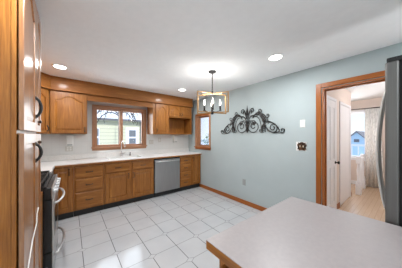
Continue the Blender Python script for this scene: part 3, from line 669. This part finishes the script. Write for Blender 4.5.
# ------------------------------------------------------------------ plates and sockets
def plate(F, a, z, wd, ht, label, name, m=PLATE, cat='outlet', n0=.0, bits='outlet', bm_mat=None, gangs=1):
    t = thing(name, label, cat, F.p(a, n0, z))
    bm = nb(); box(bm, a - wd / 2, a + wd / 2, n0 + .0005, n0 + .007, z - ht / 2, z + ht / 2, .002, F); obj('plate', bm, m, t)
    for g in range(gangs):
        ga = a + (g - (gangs - 1) / 2) * .046
        if bits == 'outlet':
            for dz in (-.02, .02):
                bm = nb(); box(bm, ga - .014, ga + .014, n0 + .007, n0 + .0095, z + dz - .013, z + dz + .013, .001, F); obj('socket', bm, bm_mat or m, t)
        else:
            bm = nb(); box(bm, ga - .006, ga + .006, n0 + .007, n0 + .016, z - .012, z + .012, .002, F); obj('toggle', bm, bm_mat or m, t)
    return t
plate(FR, 2.165, .455, .078, .125, 'grey wall outlet low on the blue-grey wall above the baseboard', 'wall_outlet', GREYP, n0=0)
plate(FR, 1.055, 1.615, .075, .12, 'white switch on the blue-grey wall, above the bronze plate', 'wall_switch', PLATE, 'switch', bits='toggle')
t = thing('ornate_switch_plate', 'ornate bronze double switch plate on the wall by the doorway', 'switch', FR.p(1.075, 0, 1.26))
bm = nb(); box(bm, 1.00, 1.15, .0005, .004, 1.19, 1.33, .001, FR); obj('backing', bm, PLATE, t, label='white backing plate')
bm = nb(); k = 40; o_ = [(1.065 + (.062 + .007 * math.sin(9 * 2 * PI * i / k)) * math.copysign(abs(math.cos(2 * PI * i / k)) ** .55, math.cos(2 * PI * i / k)), 1.26 + (.062 + .007 * math.sin(9 * 2 * PI * i / k)) * math.copysign(abs(math.sin(2 * PI * i / k)) ** .55, math.sin(2 * PI * i / k))) for i in range(k)]
prism(bm, o_, .004, .010, FR); obj('plate', bm, BRONZE, t)
for a in (1.042, 1.088):
    bm = nb(); box(bm, a - .007, a + .007, .010, .02, 1.245, 1.275, .002, FR); obj('toggle', bm, mat('almond_toggle', (.62, .50, .38), .4), t)
plate(FB, -.02, 1.165, .12, .10, 'double outlet on the backsplash under the wall cabinet', 'backsplash_outlet', mat('almond_plate', (.62, .60, .55), .4), n0=.008, gangs=2, bm_mat=PLATE)
plate(FB, 1.665, 1.26, .12, .115, 'double switch on the backsplash just right of the sink window', 'backsplash_switch', mat('almond_plate', (.62, .60, .55), .4), 'switch', n0=.008, bits='toggle', gangs=2, bm_mat=PLATE)
plate(FB, 1.90, 1.31, .075, .115, 'single outlet on the backsplash under the tall arched wall cabinet', 'backsplash_outlet', mat('almond_plate', (.62, .60, .55), .4), n0=.008, gangs=1, bm_mat=PLATE)
for a, z0, z1, lb in ((-.01, 1.225, 1.445, 'white box hanging under the wall cabinet left of the window'), (2.35, 1.23, 1.44, 'white box hanging under the open shelf cabinet')):
    t = thing('plug_in_box', lb, 'plug-in device', FB.p(a, .06, z0))  # small white plug-in device on the backsplash
    bm = nb(); box(bm, a - .055, a + .055, .009, .10, z0, z1, .01, FB); obj('box_body', bm, PLATE, t)
    bm = nb(); box(bm, a - .04, a + .04, .10, .103, z0 + .012, z0 + .03, .001, FB); obj('slot', bm, GREYP, t)

# ------------------------------------------------------------------ beyond the doorway
FN = Fr((0, .90, 0), (1, 0, 0), (0, -1, 0))
def white_door(a0, a1, label, name, knob_side, top=2.06):
    t = thing(name, label, 'door', FN.p((a0 + a1) / 2, 0, 0)); t['kind'] = 'structure'
    bm = nb(); c = .055
    box(bm, a0 - c, a0 - .003, .001, .018, 0, top + c, .003, FN); box(bm, a1 + .003, a1 + c, .001, .018, 0, top + c, .003, FN); box(bm, a0 - .003, a1 + .003, .001, .018, top + .004, top + c, .003, FN); obj('door_casing', bm, WHITE, t)
    bm = nb(); box(bm, a0, a1, .001, .006, .01, top, 0, FN)
    xs = [a0, a0 + .09, (a0 + a1) / 2 - .035, (a0 + a1) / 2 + .035, a1 - .09, a1]
    if knob_side:
     for q in ((xs[0], xs[1]), (xs[2], xs[3]), (xs[4], xs[5])): box(bm, q[0], q[1], .006, .016, .01, top, .002, FN)
     for q in ((xs[1], xs[2]), (xs[3], xs[4])):
        for z0, z1 in ((.01, .22), (.86, 1.0), (top - .13, top)): box(bm, q[0], q[1], .006, .016, z0, z1, .002, FN)
    lf = obj('door_leaf', bm, WHITE, t)
    if not knob_side: return
    ka = a1 - .05 if knob_side > 0 else a0 + .05
    bm = nb(); lathe(bm, [(.028, 0), (.028, .006), (.011, .012), (.011, .035), (.027, .045), (.029, .06), (.018, .07)], FN.p(ka, .016, .93), 16, (0, -1, 0)); obj('knob', bm, BLACK, lf)
white_door(3.32, 3.92, 'white panelled closet door with a black knob in the hall', 'door_2', 1)
white_door(4.28, 5.10, 'plain flush white door at the end of the hall wall', 'door_3', 0)
bm = nb(); box(bm, 3.98, 4.22, .001, .014, 0, .10, .003, FN); box(bm, 5.18, 5.27, .001, .014, 0, .10, .003, FN); box(bm, XR + .15, 3.26, .001, .014, 0, .10, .003, FN); struct('baseboard_hall', bm, TZ, 'oak baseboard of the hall wall', 'baseboard')
bm = nb(); box(bm, -.74, 1.95, .001, .014, 0, .10, .003, FH); struct('baseboard_far', bm, WHITE, 'white baseboard of the far room wall', 'baseboard')
t = thing('added_hall_lamp', 'added unseen round lamp on the hall ceiling', 'ceiling lamp', (4.8, -.42, H))  # unseen fixture, added to go with the hall fill light
bm = nb(); lathe(bm, [(.16, -.001), (.16, -.02), (.15, -.03)], (4.8, -.42, H), 28); obj('lamp_base', bm, PLATE, t)
bm = nb(); lathe(bm, [(.145, -.03), (.13, -.05), (.08, -.068), (.02, -.074)], (4.8, -.42, H), 28); obj('lamp_shade', bm, LENS, t)
# railing
def newel(x, y, h, label):
    t = thing('newel_post', label, 'newel post', (x, y, 0))
    bm = nb(); box(bm, x - .05, x + .05, y - .05, y + .05, 0, .26, .004); obj('plinth', bm, WHITE, t)
    bm = nb(); lathe(bm, [(.05, .26), (.042, .28), (.048, .30), (.03, .34), (.036, .5), (.04, .58), (.026, h - .2), (.045, h - .18), (.04, h - .16)], (x, y, 0), 16); obj('turned_shaft', bm, WHITE, t)
    bm = nb(); box(bm, x - .045, x + .045, y - .045, y + .045, h - .16, h - .03, .004); lathe(bm, [(.052, h - .03), (.05, h - .015), (.02, h)], (x, y, 0), 16); obj('cap', bm, WHITE, t)
newel(5.50, .80, .93, 'white turned newel post at the end of the hall wall'); newel(6.25, .83, .93, 'white turned newel post nearer the curtained window')
t = thing('stair_railing', 'white railing between the two newel posts', 'railing', (5.88, .815, 0))
bm = nb(); tube(bm, [(5.555, .803, .84), (6.195, .828, .84)], .024, 10); obj('handrail', bm, WHITE, t)
for i in range(5):
    f = (i + 1) / 6; x = 5.55 + .65 * f; y = .803 + .025 * f
    bm = nb(); lathe(bm, [(.014, 0), (.014, .12), (.018, .14), (.011, .2), (.015, .5), (.010, .82)], (x, y, 0), 10); obj('baluster', bm, WHITE, t)
# curtain
t = thing('curtain_rod', 'dark curtain rod over the window of the far room', 'curtain rod', FH.p(1.1, .07, 2.19))
bm = nb(); tube(bm, [FH.p(.50, .07, 2.19), FH.p(1.75, .07, 2.19)], .010, 8); obj('rod', bm, BLACK, t)
for a in (.47, 1.78):
    bm = nb(); lathe(bm, [(.006, -.02), (.02, -.01), (.022, .005), (.006, .02)], FH.p(a, .07, 2.19), 12, (0, 1, 0)); obj('finial', bm, BLACK, t)
for a in (.52, 1.72):
    bm = nb(); tube(bm, [FH.p(a, 0, 2.19), FH.p(a, .065, 2.19)], .006, 8); obj('bracket', bm, BLACK, t)
def curtain(a0, a1, label):
    bm = nb(); k = 60; rows = []
    for n_ in (0, .006):
        lo, hi = [], []
        for i in range(k + 1):
            q = i / k; wv = .016 * math.sin(q * 2 * PI * 5)
            hi.append(bm.verts.new(FH.p(a0 + (a1 - a0) * q, .07 + wv + n_, 2.175))); lo.append(bm.verts.new(FH.p(a0 + (a1 - a0) * q - .10 * (1 - q), .085 + wv * 1.4 + n_, .03)))
        for i in range(k): f = bm.faces.new([lo[i], lo[i + 1], hi[i + 1], hi[i]]); f.smooth = True
        rows.append((lo, hi))
    (l0, h0), (l1, h1) = rows
    for A, B in ((l0, l1), (h0, h1)):
        for i in range(k): bm.faces.new([A[i], A[i + 1], B[i + 1], B[i]])
    for i in (0, k): bm.faces.new([l0[i], h0[i], h1[i], l1[i]])
    o = obj('curtain', bm, CURT, None, FH.p((a0 + a1) / 2, .07, .03)); tag(o, label, 'curtain')
curtain(.54, .815, 'long pale patterned curtain beside the window of the far room')

# ------------------------------------------------------------------ outside
bm = nb(); box(bm, -60, 60, 4.6, 90, -.9, -.6); box(bm, 7.0, 90, -40, 4.6, -.9, -.6)
o = struct('ground', bm, SNOW, 'snowy ground outside the windows', 'ground')
HY = 9.0
t = thing('neighbour_house', 'cream sided house with a snowy roof outside the sink window', 'house', (2.0, HY + 2, -.6))
bm = nb(); box(bm, -6, 5.6, HY, HY + 6, -.6, 2.22); obj('wall', bm, SIDING, t)
bm = nb(); prism(bm, [(HY - .15, 2.22), (HY + 3, 4.2), (HY + 6.2, 2.22)], -6.3, 5.9, Fr((0, 0, 0), (0, 1, 0), (1, 0, 0))); obj('roof', bm, SNOW, t)
bm = nb(); box(bm, -6.3, 5.9, HY - .24, HY - .16, 2.14, 2.24, .01); g_ = obj('gutter', bm, ASPH, t)
bm = nb(); box(bm, -6.3, 5.9, HY - .14, HY - .001, 2.17, 2.22); obj('eave_board', bm, SIDING, t)
for x0, x1, z0, z1 in ((2.36, 2.70, .95, 1.70), (.93, 1.03, .95, 1.75)):
    bm = nb(); c = .15 if x0 > 2 else .03
    box(bm, x0 - c, x1 + c, HY - .05, HY - .001, z0 - c, z0); box(bm, x0 - c, x1 + c, HY - .05, HY - .001, z1, z1 + c); box(bm, x0 - c, x0, HY - .05, HY - .001, z0, z1); box(bm, x1, x1 + c, HY - .05, HY - .001, z0, z1); box(bm, x0, x1, HY - .05, HY - .001, (z0 + z1) / 2 - .04, (z0 + z1) / 2 + .04)
    wf = obj('house_window', bm, WHITE, t)
    bm = nb(); box(bm, x0, x1, HY - .02, HY - .005, z0, z1); obj('house_pane', bm, mat('dark_house_glass', (.16, .17, .18), .6), wf)
bm = nb(); box(bm, 2.93, 2.99, HY - .08, HY - .001, -.6, 2.2, .01); obj('downspout', bm, ASPH, t)
def tree(x, y, z, h, n, label, leaves=0, seed=1, spread=.5, r0=.05):
    rr = random.Random(seed); bm = nb(); tips = []
    def grow(p, d, L, r, lv):
        pts = [p]; q = p.copy(); dd = d.copy()
        for i in range(4):
            dd = (dd + Vector((rr.uniform(-1, 1), rr.uniform(-1, 1), rr.uniform(-.4, .6))) * .16).normalized(); q = q + dd * L / 4; pts.append(q.copy())
        tube(bm, pts, [r * (1 - .12 * i) for i in range(5)], 5)
        tips.append(q)
        if lv:
            for _ in range(n):
                nd = (dd + Vector((rr.uniform(-1, 1), rr.uniform(-1, 1), rr.uniform(-.5, .7))) * spread * 1.6).normalized(); grow(pts[rr.randint(2, 4) if lv < 4 else rr.randint(3, 4)], nd, L * .68, r * .55, lv - 1)
    t = thing('tree', label, 'tree', (x, y, z)); grow(Vector((x, y, z)), Vector((0, 0, 1)), h * .45, r0, 4)
    obj('trunk', bm, BARK, t)
    if leaves:
        bm = nb()
        for p in tips:
            for _ in range(leaves):
                c = p + Vector((rr.uniform(-.12, .12), rr.uniform(-.12, .12), rr.uniform(-.12, .12))); a = Vector((rr.uniform(-1, 1), rr.uniform(-1, 1), rr.uniform(-1, 1))).normalized() * .05; b = a.orthogonal().normalized() * .025
                bm.faces.new([bm.verts.new(c - a), bm.verts.new(c + b), bm.verts.new(c + a), bm.verts.new(c - b)])
        f = obj('foliage', bm, LEAF, t); f['kind'] = 'stuff'
t = thing('bare_tree', 'bare dark drooping branches outside the sink window', 'tree', (1.37, 6.5, -.6))
rr = random.Random(12); bm = nb()
tube(bm, [(1.37, 6.5, -.6), (1.375, 6.5, 1.0), (1.365, 6.5, 2.4), (1.38, 6.5, 4.2)], [.035, .03, .026, .014], 7); obj('trunk', bm, BARK, t)
for i in range(16):
    sg = 1 if i % 2 else -1; z0 = 2.12 + .035 * i; L = rr.uniform(.45, .95); y1 = rr.uniform(-.35, .2); dr = rr.uniform(.25, .75)
    pts = bez((1.37, 6.5, z0), (1.37 + sg * L * .3, 6.5 + y1 * .3, z0 + .22), (1.37 + sg * L * .8, 6.5 + y1 * .8, z0 + .12), (1.37 + sg * L, 6.5 + y1, z0 - dr * .55), 12)
    bm = nb(); tube(bm, pts, [.024 - .0012 * j for j in range(13)], 5)
    for j in range(4, 13, 2):
        p = Vector(pts[j]); q = Vector((sg * rr.uniform(-.03, .16), rr.uniform(-.05, .05), -rr.uniform(.05, .22)))
        tube(bm, [p, p + q * .5 + Vector((sg * .03, 0, .02)), p + q], [.012, .010, .006], 5)
    obj('branch', bm, BARK, t)
tree(5.75, 6.9, -.6, 2.0, 3, 'leafy shrub outside the narrow window', 3, 5, .6, .03)
t = thing('far_house', 'pale blue gabled house seen through the far room window', 'house', (24, 3.6, -.6))
bm = nb(); prism(bm, [(2.5, -.6), (4.55, -.6), (4.55, .75), (3.5, 1.75), (2.5, .75)], 23, 27, Fr((0, 0, 0), (0, 1, 0), (1, 0, 0))); obj('wall', bm, BLUEH, t)
bm = nb(); prism(bm, [(2.3, .62), (2.5, .75), (3.5, 1.76), (4.55, .75), (4.75, .62), (3.5, 1.9)], 22.8, 27, Fr((0, 0, 0), (0, 1, 0), (1, 0, 0))); obj('roof', bm, ASPH, t)
bm = nb(); box(bm, 22.95, 23, 3.3, 3.7, .75, 1.05); obj('window', bm, ASPH, t)
t = thing('deck_fence', 'white deck railing outside the far room window', 'fence', (9, 1.6, -.6))
bm = nb(); box(bm, 8.98, 9.02, -1, 4, 1.0, 1.08); box(bm, 8.98, 9.02, -1, 4, .3, .36); obj('rail', bm, WHITE, t)
for i in range(24):
    bm = nb(); box(bm, 8.985, 9.015, -.9 + i * .2, -.86 + i * .2, -.6, 1.0); obj('fence_post', bm, WHITE, t)
